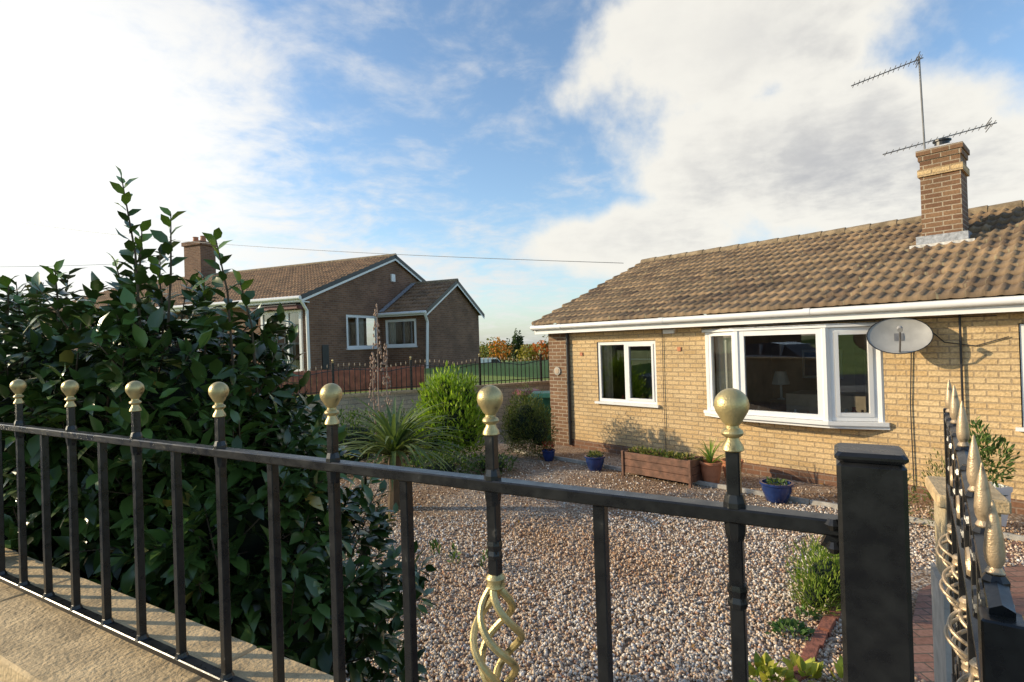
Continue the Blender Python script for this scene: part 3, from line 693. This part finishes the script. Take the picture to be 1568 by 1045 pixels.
mb.build('bars',rf); mb2.build('finials',rf)
mb=MB()
x=-11.5
while x<-2.4: mb.box(x,x+.115,0,.02,1.1,1.66+random.uniform(-.01,.01),'woodfence'); x+=.12
mb.box(-11.5,-2.4,.021,.06,1.2,1.28,'woodfence'); mb.box(-11.5,-2.4,.021,.06,1.5,1.58,'woodfence')
mb.build('wooden_fence',loc=(B0.x+BQ.x*.9,B0.y+BQ.y*.9,0),rotz=ba)
# ------------------------------------------------------------------ bins
def bin_(x,y,col,lid,rot):
    e=empty('wheelie_bin',(x,y,0),rot); mb=MB()
    mb.add([(-.2,-.24,.06),(.2,-.24,.06),(.2,.24,.06),(-.2,.24,.06),(-.28,-.33,.95),(.28,-.33,.95),(.28,.36,.95),(-.28,.36,.95)],[(0,3,2,1),(0,1,5,4),(1,2,6,5),(2,3,7,6),(3,0,4,7)],col)
    mb.bbox(-.30,.30,-.36,.38,.951,.985,lid,.01); mb.add([(-.29,-.34,.985),(.29,-.34,.985),(.29,.37,.985),(-.29,.37,.985),(-.22,-.2,1.05),(.22,-.2,1.05),(.22,.3,1.06),(-.22,.3,1.06)],[(0,1,5,4),(1,2,6,5),(2,3,7,6),(3,0,4,7),(4,5,6,7)],lid)
    mb.tube([(-.25,.42,1.0),(.25,.42,1.0)],.018,col,8); mb.build('body_and_lid',e)
    mb=MB()
    for s in (-.26,.26): mb.tube([(s-.03,.26,.1),(s+.03,.26,.1)],.1,'tyre',16)
    mb.build('wheels',e)
bin_(.36,13.0,'bin_black','maroon',.3); bin_(.62,12.25,'bin_green','bin_green',-.2)
# ------------------------------------------------------------------ pots & trough
def pot(x,y,r,h,mat,name='blue_plant_pot',seg=24,wall_=None):
    mb=MB(); mb.lathe((x,y,0),[(r*.6,0),(r*.68,h*.05),(r*.95,h*.6),(r*.98,h*.85),(r*1.08,h*.9),(r*1.08,h),(r*.92,h),(r*.9,h*.85)],mat,seg)
    mb.lathe((x,y,h*.8),[(r*.88,0),(r*.3,.02)],'soil',16); return mb.build(name,smooth=True)
pot(1.32,9.25,.16,.24,'bluepot'); pot(3.37,7.2,.19,.25,'bluepot'); pot(.6,10.1,.12,.2,'bluepot')
pot(3.25,8.35,.15,.30,'terracotta','terracotta_pot'); pot(2.85,8.12,.15,.34,'terracotta','terracotta_pot')
pot(5.17,6.05,.16,.45,'white','white_planter',4)
mb=MB()
for zz in (0.06,.17,.28):
    mb.bbox(-.58,.58,-.17,-.148,zz,zz+.105,'wood',.004); mb.bbox(-.58,.58,.148,.17,zz,zz+.105,'wood',.004)
    mb.bbox(-.58,-.558,-.147,.147,zz,zz+.105,'wood',.004); mb.bbox(.558,.58,-.147,.147,zz,zz+.105,'wood',.004)
for sx in (-.6,.56):
    for sy in (-.19,.15): mb.bbox(sx,sx+.04,sy,sy+.04,0,.40,'wood',.004)
mb.box(-.55,.55,-.145,.145,.1,.34,'soil'); mb.build('wooden_planter_trough',loc=(2.22,8.5,0),rotz=HA)
mb=MB()
x=-.0
while x<9: mb.bbox(x,x+.9,-1.12,-1.07,0,.06,'concrete',.006); x+=.91
mb.build('concrete_edging',loc=(.775,11.76,0),rotz=HA)
# ------------------------------------------------------------------ vegetation
def shrub(name,lobes,n,size,cA,cB,mat='leafm',width=1.,upb=.4,shell=(.45,1.),clip=None,core=True):
    P=[];D=[]
    vol=np.array([l[1][0]*l[1][1]+l[1][2]*l[1][0] for l in lobes]); vol/=vol.sum()
    for (c_,r_),w in zip(lobes,vol):
        k=int(n*w); u=unit(k); rad=shell[0]+(shell[1]-shell[0])*rng.random(k)**.6
        wob=1+.16*np.sin(u[:,0]*7+c_[0]*5)*np.cos(u[:,2]*6+u[:,1]*5)+rng.normal(0,.05,k)
        p=np.array(c_)+u*np.array(r_)*(rad*wob)[:,None]; P.append(p); D.append(u+[0,0,upb]+rng.normal(0,.5,(k,3)))
    P=np.concatenate(P);D=np.concatenate(D); ok=P[:,2]>.02
    if clip is not None: ok&=clip(P)
    P=P[ok];D=D[ok];k=len(P)
    sz=size*rng.uniform(.6,1.25,k)
    e=empty(name,(0,0,0))
    leaves('foliage',P,D,sz,varcol(k,cA,cB),M[mat],width,parent=e)
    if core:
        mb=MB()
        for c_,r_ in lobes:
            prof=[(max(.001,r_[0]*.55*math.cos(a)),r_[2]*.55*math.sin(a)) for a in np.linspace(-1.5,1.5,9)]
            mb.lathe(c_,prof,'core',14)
        mb.build('shade_core',e)  # no twigs modelled: solid dark lobes painted as shade behind the leaves
    return e
lobes=[((-2.4,2.75,1.80),(.80,.70,.62)),((-1.62,2.6,1.85),(.50,.5,.56)),((-1.28,2.65,.75),(.68,.65,.85)),((-2.3,2.6,.8),(.95,.8,1.0)),((-1.30,2.5,1.42),(.42,.42,.45)),((-3.2,3.1,1.6),(.9,.9,.85))]
def fclip(P,m=.05): return ((P[:,0]-P6.x)*fn.x+(P[:,1]-P6.y)*fn.y)>m
SP=[];SD=[]
wt=np.array([1.2,1.1,1.7,1.3,.8,.5]);wt/=wt.sum()
for (c_,r_),w in zip(lobes,wt):
    k=int(2500*w); u=unit(k); rad=.62+.42*rng.random(k)**.7
    wob=1+.15*np.sin(u[:,0]*8+c_[0]*3)*np.cos(u[:,2]*7+u[:,1]*4)
    SP.append(np.array(c_)+u*np.array(r_)*(rad*wob)[:,None]); SD.append(u*.8+[0,0,.6]+rng.normal(0,.3,(k,3)))
SP=np.concatenate(SP);SD=np.concatenate(SD); ok=fclip(SP,.04)&(SP[:,2]>.05); SP=SP[ok];SD=SD[ok]; SD/=np.linalg.norm(SD,axis=1,keepdims=True)
k=len(SP); nl=8
big=empty('laurel_shrub',(0,0,0))
P=[];D=[];C=[];Z=[]
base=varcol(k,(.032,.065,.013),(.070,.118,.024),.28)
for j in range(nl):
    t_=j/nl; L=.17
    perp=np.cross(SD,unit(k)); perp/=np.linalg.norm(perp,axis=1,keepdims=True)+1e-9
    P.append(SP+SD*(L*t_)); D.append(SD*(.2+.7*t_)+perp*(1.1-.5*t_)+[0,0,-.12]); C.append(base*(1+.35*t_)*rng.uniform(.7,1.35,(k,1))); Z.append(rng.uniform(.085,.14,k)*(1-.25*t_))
P=np.concatenate(P);D=np.concatenate(D);C=np.concatenate(C);Z=np.concatenate(Z)
yl=rng.random(len(P))<.012; C[yl]=C[yl]*0+[.34,.28,.06]
ok=fclip(P,.015)
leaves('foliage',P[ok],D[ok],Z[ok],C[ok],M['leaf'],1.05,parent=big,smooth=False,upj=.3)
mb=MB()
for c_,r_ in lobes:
    prof=[(max(.001,r_[0]*.60*math.cos(a)),r_[2]*.60*math.sin(a)) for a in np.linspace(-1.5,1.5,11)]; mb.lathe(c_,prof,'core',16)  # added solid lobes, interior shade put into colour, stop light passing through
for i in range(0,k,3):
    a=Vector(SP[i]);d=Vector(SD[i])
    if (a-Vector((P6.x,P6.y,0))).xy.dot(fn)>.1: mb.tube([a-d*.2,a+d*.17],[.005,.002],'stem',4,False)
for (x_,y_) in ((-1.4,2.7),(-1.9,2.7),(-2.5,2.8)): mb.tube([(x_,y_,0),(x_+.05,y_,.8),(x_-.05,y_,1.6)],[.05,.035,.015],'stem',8)
mb.build('stems_and_shade_core',big)
mb=MB();P=[];D=[];C=[];Z=[]
for (x_,y_,zt,zb,n_) in ((-1.67,2.4,2.93,2.25,24),(-1.60,2.42,2.70,2.3,14),(-1.46,2.4,2.76,2.25,18),(-1.30,2.45,2.68,2.15,20),(-2.05,2.5,2.55,2.2,14),(-1.22,2.5,2.48,2.05,16),(-2.35,2.6,2.52,2.2,12),(-1.78,2.5,2.58,2.2,16),(-1.38,2.5,2.5,2.05,18),(-1.55,2.45,2.55,2.1,18)):
    bx=x_+random.uniform(-.08,.08); mb.tube([(bx,y_,zb-.2),((bx+x_)/2+.015,y_,(zb+zt)/2),(x_,y_,zt)],[.007,.005,.0025],'stem',6)
    for i in range(n_):
        t_=(i/n_)**.8; a=i*2.4; px=bx+(x_-bx)*t_; pz=zb+(zt-zb)*t_+.01
        P.append((px,y_,pz)); D.append((math.cos(a),math.sin(a),.25+t_*.9)); q=.8+random.random()*.5
        C.append(np.array((.065,.115,.022))*q if t_<.75 else np.array((.16,.25,.03))*q); Z.append(random.uniform(.09,.125)*(1-.35*t_))
leaves('shoot_leaves',np.array(P),np.array(D,float),np.array(Z),np.array(C),M['leaf'],1.2,parent=big); mb.build('shoots',big)
shrub('golden_green_shrub',[((-1.15,10.1,.8),(.52,.5,.72)),((-1.45,10.0,.55),(.4,.4,.5)),((-.85,10.1,.6),(.32,.4,.5)),((-1.25,10.1,1.3),(.2,.22,.38)),((-.85,10.2,1.15),(.16,.18,.38)),((-1.55,10.1,1.1),(.14,.16,.35))],6500,.11,(.17,.27,.02),(.34,.42,.045),'leafm',.65,1.2,(.25,1.2))
shrub('green_conifer_shrub',[((.22,10.5,.65),(.38,.38,.62)),((.45,10.4,.5),(.3,.3,.5)),((.0,10.6,.5),(.25,.3,.45))],9000,.05,(.06,.09,.02),(.15,.16,.04),'leafm',.7,.8,(.45,1.08))
shrub('low_green_shrub',[((2.42,4.38,.22),(.23,.24,.26)),((2.6,4.5,.18),(.2,.2,.22)),((2.28,4.3,.12),(.14,.16,.15))],4500,.05,(.11,.19,.025),(.25,.30,.05),'leafm',.4,1.3,(.35,1.2))
shrub('green_groundcover_shrub',[((-.4,9.4,.10),(.4,.4,.16)),((-1.3,9.0,.16),(.6,.4,.25)),((-2.9,9.6,.5),(.9,.5,.6)),((-2.2,10.6,.4),(.7,.5,.55))],6500,.07,(.05,.09,.02),(.11,.16,.04),'leafm',.8,.6)
shrub('creeping_groundcover',[((1.93,3.98,.02),(.14,.10,.03)),((2.15,4.2,.02),(.08,.06,.03))],220,.06,(.05,.12,.03),(.11,.18,.05),'leafm',1.2,.5,core=False)
shrub('seedling_weeds',[((-.62,5.4,.05),(.05,.05,.13)),((-.32,5.3,.05),(.05,.05,.13)),((-.85,5.7,.04),(.06,.06,.1))],130,.06,(.05,.10,.03),(.10,.16,.05),'leafm',.8,1.2,core=False)
shrub('yellow_variegated_plant',[((1.48,3.38,.06),(.14,.10,.06)),((1.72,3.42,.04),(.1,.08,.05)),((1.95,3.32,.05),(.12,.08,.06))],150,.09,(.46,.42,.06),(.16,.24,.04),'leafm',1.2,1.0,core=False)
tr=[(2.22+math.cos(HA)*s_,8.5+math.sin(HA)*s_,.37) for s_ in (-.4,-.2,0,.2,.4)]
shrub('trough_bedding_plants',[(p_,(.14,.14,.06)) for p_ in tr],600,.06,(.06,.13,.02),(.30,.24,.08),'leafm',1,.8,core=False)
shrub('pot_plant',[((1.32,9.25,.25),(.12,.12,.05))],160,.05,(.1,.16,.03),(.35,.3,.1),'leafm',1,1,core=False)
shrub('pot_plant',[((3.37,7.2,.24),(.13,.13,.03))],120,.05,(.05,.10,.03),(.12,.16,.04),'leafm',1,1,core=False)
shrub('red_flowering_plant',[((.6,10.1,.26),(.10,.10,.08))],120,.05,(.35,.03,.02),(.10,.14,.03),'leafm',1,1,core=False)
shrub('pot_plant',[((5.15,6.05,.72),(.22,.22,.28)),((5.0,6.0,.9),(.12,.12,.25))],700,.07,(.05,.11,.03),(.14,.2,.05),'leafm',.8,1,core=False)
shrub('wall_shrub',[((4.55,5.9,.4),(.22,.2,.42)),((4.3,6.3,.3),(.2,.2,.3))],1300,.05,(.09,.12,.03),(.2,.2,.07),'leafm',.6,1.2,(.3,1.1),core=False)
def strap(name,c,n,L,w,cA,cB,elev=(.25,1.45),droop=1.0,trunk=0):
    segs=7;V=[];F_=[];C=[]
    for i in range(n):
        a=random.random()*2*math.pi; e=random.uniform(*elev); l=L*random.uniform(.7,1.1); ww=w*random.uniform(.7,1.1)
        col=np.array(cA)+(np.array(cB)-np.array(cA))*random.random()
        r=0;z=trunk;ee=e; o=len(V)
        for s_ in range(segs+1):
            t_=s_/segs; wd=ww*(1-t_**2.2)*(.6+.4*min(1,t_*4)); px=c[0]+math.cos(a)*r; py=c[1]+math.sin(a)*r
            sx,sy=-math.sin(a),math.cos(a)
            V+= [(px-sx*wd,py-sy*wd,c[2]+z+wd*.3),(px,py,c[2]+z),(px+sx*wd,py+sy*wd,c[2]+z+wd*.3)]; C+=[col]*3
            r+=math.cos(ee)*l/segs; z+=math.sin(ee)*l/segs; ee-=droop*random.uniform(.12,.30)
        for s_ in range(segs):
            q=o+s_*3; F_+= [(q,q+1,q+4,q+3),(q+1,q+2,q+5,q+4)]
    return np_mesh(name,np.array(V),[np.array(F_)],np.array(C),M['leafm'])
strap('phormium_plant',(-1.62,7.4,.05),150,1.15,.036,(.07,.11,.035),(.22,.26,.11),(.35,1.5),.95,.62)
mb=MB(); mb.lathe((-1.62,7.4,0),[(.11,0),(.08,.3),(.09,.62),(.06,.75)],'stem',10); mb.build('phormium_trunk')
strap('spiky_pot_plant',(2.85,8.12,.28),40,.50,.012,(.16,.26,.03),(.28,.34,.06),(.7,1.5),.7)
mb=MB()
for (x_,y_,zt) in ((-1.95,8.0,2.75),(-1.85,8.1,2.2),(-2.05,8.1,2.05)):
    mb.tube([(x_+.05,y_,.5),(x_,y_,1.5),(x_+.02,y_,zt)],[.014,.010,.005],'flowerstalk',6)
    for i in range(60):
        t_=random.random(); a=random.random()*6.3; r=.06*(1-t_)+.015; z=zt-.95+.95*t_
        mb.lathe((x_+math.cos(a)*r,y_+math.sin(a)*r,z),[(.003,0),(.013,.012),(.010,.03),(.001,.045)],'flowerstalk',5)
mb.build('tall_flower_stalks')
# distant trees
P=[];D=[];C=[];Z=[]
treelist=[]
for i in range(46):
    x_=-95+i*4.2+random.uniform(-1.5,1.5); treelist.append((x_,150+random.uniform(-6,8),random.uniform(2.2,3.6),random.uniform(4.6,6.6),random.choice([(.10,.12,.03),(.28,.13,.03),(.32,.18,.04),(.07,.10,.03),(.22,.15,.05)])))
treelist+= [(1.0,146,1.0,8.4,(.06,.09,.03)),(2.2,146,.9,7.6,(.07,.09,.03)),(-3.2,140,2.8,6.6,(.50,.19,.03)),(-6,142,3.2,6.4,(.18,.17,.03)),(7.0,139,3.0,5.4,(.54,.15,.03)),(3.5,137,2.6,4.4,(.28,.22,.04)),(10,140,3,7.0,(.14,.13,.04))]
mb=MB()
for (x_,y_,r,h,c_) in treelist:
    k=420; u=unit(k); rad=.4+.6*rng.random(k)**.5; wob=1+.25*np.sin(u[:,0]*6+x_)*np.cos(u[:,2]*7)
    p_=np.array((x_,y_,-3.2+h*.55))+u*np.array((r,r,h*.5))*(rad*wob)[:,None]
    P.append(p_);D.append(unit(k));C.append(np.array(c_)*rng.uniform(.7,1.5,(k,1)));Z.append(rng.uniform(.4,.8,k))
    mb.tube([(x_,y_,-3.6),(x_,y_,-3.2+h*.5)],[.25,.1],'stem',6)
dt=empty('distant_trees',(0,0,0)); mb.build('trunks',dt)
leaves('crowns',np.concatenate(P),np.concatenate(D),np.concatenate(Z),np.concatenate(C),M['leafm'],1.6,parent=dt)
mb=MB()
prof=[(-2.4,.35),(2.3,.35),(2.4,.9),(1.75,1.15),(1.2,1.85),(-2.35,1.9),(-2.42,1.2)]
k=len(prof); mb.add([(x_,-.9,z_) for x_,z_ in prof]+[(x_,.9,z_) for x_,z_ in prof],[tuple(range(k)),tuple(range(2*k-1,k-1,-1))]+[(i,k+i,k+(i+1)%k,(i+1)%k) for i in range(k)],'paint_w')
mb.add([(1.68,-.905,1.2),(1.2,-.905,1.72),(.35,-.905,1.72),(.35,-.905,1.2)],[(0,1,2,3)],'black'); mb.add([(1.8,-.8,1.16),(1.8,.8,1.16),(1.26,.75,1.82),(1.26,-.75,1.82)],[(0,1,2,3)],'black')
for x_ in (-1.5,1.5):
    for y_ in (-.85,.85): mb.tube([(x_,y_-.12,.33),(x_,y_+.12,.33)],.33,'tyre',16)
mb.build('parked_van',loc=(-3.4,78,-1.65),rotz=.1)
def sag(a,b_,s,r,name):
    a=Vector(a);b_=Vector(b_); mb=MB(); mb.tube([a.lerp(b_,i/24)-Vector((0,0,s*4*(i/24)*(1-i/24))) for i in range(25)],r,'wire',5); mb.build(name)
sag((-38,40,12.6),(2.96,14.4,4.15),.5,.009,'overhead_cable'); sag((-30,24,6.6),(-17,26,6.5),.2,.009,'overhead_cable')
# ------------------------------------------------------------------ sky & light
SAZ=math.radians(-84); SEL=math.radians(18)
w=bpy.data.worlds.new('World'); bpy.context.scene.world=w; w.use_nodes=True; nt=w.node_tree; bg=nt.nodes['Background']
sky=N(nt,'ShaderNodeTexSky',sky_type='NISHITA'); sky.sun_disc=False; sky.sun_elevation=SEL; sky.sun_rotation=SAZ; sky.air_density=1.0; sky.dust_density=.5; sky.ozone_density=1.4
tc=N(nt,'ShaderNodeTexCoord'); sp=N(nt,'ShaderNodeSeparateXYZ'); nt.links.new(tc.outputs['Generated'],sp.inputs[0])
def MT(op,a,b_=None,c_=None,clamp=False):
    n=N(nt,'ShaderNodeMath',operation=op); n.use_clamp=clamp
    for i,v_ in enumerate((a,b_,c_)):
        if v_ is None: continue
        if hasattr(v_,'links'): nt.links.new(v_,n.inputs[i])
        else: n.inputs[i].default_value=v_
    return n.outputs[0]
def SM(x,a,b_):
    mr=N(nt,'ShaderNodeMapRange',interpolation_type='SMOOTHSTEP'); nt.links.new(x,mr.inputs[0]); mr.inputs[1].default_value=a; mr.inputs[2].default_value=b_; return mr.outputs[0]
az=MT('ARCTAN2',sp.outputs[0],sp.outputs[1]); el=MT('ARCSINE',sp.outputs[2])
def blob(a0,e0,wa,we,rot=0):
    a0,e0,wa,we=[math.radians(q) for q in (a0,e0,wa,we)]
    da=MT('SUBTRACT',az,a0); de=MT('SUBTRACT',el,e0)
    if rot:
        c_,s_=math.cos(math.radians(rot)),math.sin(math.radians(rot))
        da,de=MT('ADD',MT('MULTIPLY',da,c_),MT('MULTIPLY',de,s_)),MT('SUBTRACT',MT('MULTIPLY',de,c_),MT('MULTIPLY',da,s_))
    q=MT('ADD',MT('POWER',MT('DIVIDE',MT('ABSOLUTE',da),wa),2),MT('POWER',MT('DIVIDE',MT('ABSOLUTE',de),we),2))
    return MT('POWER',2.718,MT('MULTIPLY',q,-1))
zz=MT('ADD',MT('MAXIMUM',sp.outputs[2],0),.16)
cv=N(nt,'ShaderNodeCombineXYZ'); nt.links.new(MT('DIVIDE',sp.outputs[0],zz),cv.inputs[0]); nt.links.new(MT('DIVIDE',sp.outputs[1],zz),cv.inputs[1])
def noise(vec,s,d,r,dist=0):
    n=N(nt,'ShaderNodeTexNoise'); n.inputs['Scale'].default_value=s; n.inputs['Detail'].default_value=d; n.inputs['Roughness'].default_value=r; n.inputs['Distortion'].default_value=dist; nt.links.new(vec,n.inputs['Vector']); return n.outputs[0]
n1=noise(cv.outputs[0],2.6,7,.62,.5)
n2=noise(tc.outputs['Generated'],4.6,7,.55)
n3=noise(cv.outputs[0],9,4,.6,.2)
Bb=blob(-44,18,19,14,0); C_=blob(-16,7,22,4,0)
wis=SM(MT('ADD',MT('ADD',MT('MULTIPLY',n1,.7),MT('MULTIPLY',n3,.3)),MT('SUBTRACT',MT('ADD',MT('MULTIPLY',Bb,.54),MT('MULTIPLY',C_,.24)),.04)),.42,.78)
A=MT('MAXIMUM',MT('MAXIMUM',blob(29,16,20,10,-15),blob(24,26,18,9,0)),MT('MULTIPLY',blob(13,10,12,4.5,0),.95))
cd_=MT('ADD',A,MT('MULTIPLY',MT('SUBTRACT',n2,.5),1.45))
cum=SM(cd_,.36,.66)
K=1/1.36
depth=SM(MT('ADD',cd_,MT('MULTIPLY',MT('SUBTRACT',n3,.5),.5)),.62,1.15)
shade=MT('MULTIPLY',depth,MT('ADD',MT('MULTIPLY',MT('MAXIMUM',blob(33,13,18,9,0),blob(36,24,10,9,0)),.8),.18),None,True)
wcol=mixc(nt,blob(-46,17,24,16,0),(8.6*K,8.5*K,8.3*K),(12.5*K,12.2*K,11.4*K))
ccol=mixc(nt,shade,(9.5*K,9.2*K,8.4*K),(5.2*K,5.2*K,5.3*K))
tint=mixc(nt,1,sky.outputs[0],(1.50,1.62,1.70),'MULTIPLY')
hz=MT('POWER',2.718,MT('MULTIPLY',MT('MAXIMUM',sp.outputs[2],0),-11))
tint=mixc(nt,MT('MULTIPLY',hz,.65),tint,(4.3*K,4.9*K,5.6*K))
fin=mixc(nt,MT('MULTIPLY',wis,.9),tint,wcol)
fin=mixc(nt,MT('MULTIPLY',cum,.96),fin,ccol)
nt.links.new(fin,bg.inputs[0]); bg.inputs[1].default_value=.136
sd=bpy.data.lights.new('sun','SUN'); sd.energy=5.0; sd.angle=math.radians(.6); sd.color=(1,.83,.57)
so=bpy.data.objects.new('sun',sd); bpy.context.collection.objects.link(so)
sv=Vector((math.sin(SAZ)*math.cos(SEL),math.cos(SAZ)*math.cos(SEL),math.sin(SEL)))
so.rotation_euler=sv.to_track_quat('Z','Y').to_euler(); so.location=(-20,5,20)
# ------------------------------------------------------------------ camera
cd=bpy.data.cameras.new('camera'); cd.lens=19.5; cd.sensor_width=36; cd.clip_end=8000; cd.clip_start=.02
co=bpy.data.objects.new('camera',cd); bpy.context.collection.objects.link(co)
co.matrix_world=Matrix.Translation((0,0,CAMZ))@Matrix.Rotation(math.radians(90.27),4,'X')@Matrix.Rotation(math.radians(-1.8),4,'Z')
sc_=bpy.context.scene; sc_.camera=co
sc_.view_settings.view_transform='Standard'; sc_.view_settings.look='None'; sc_.view_settings.exposure=0
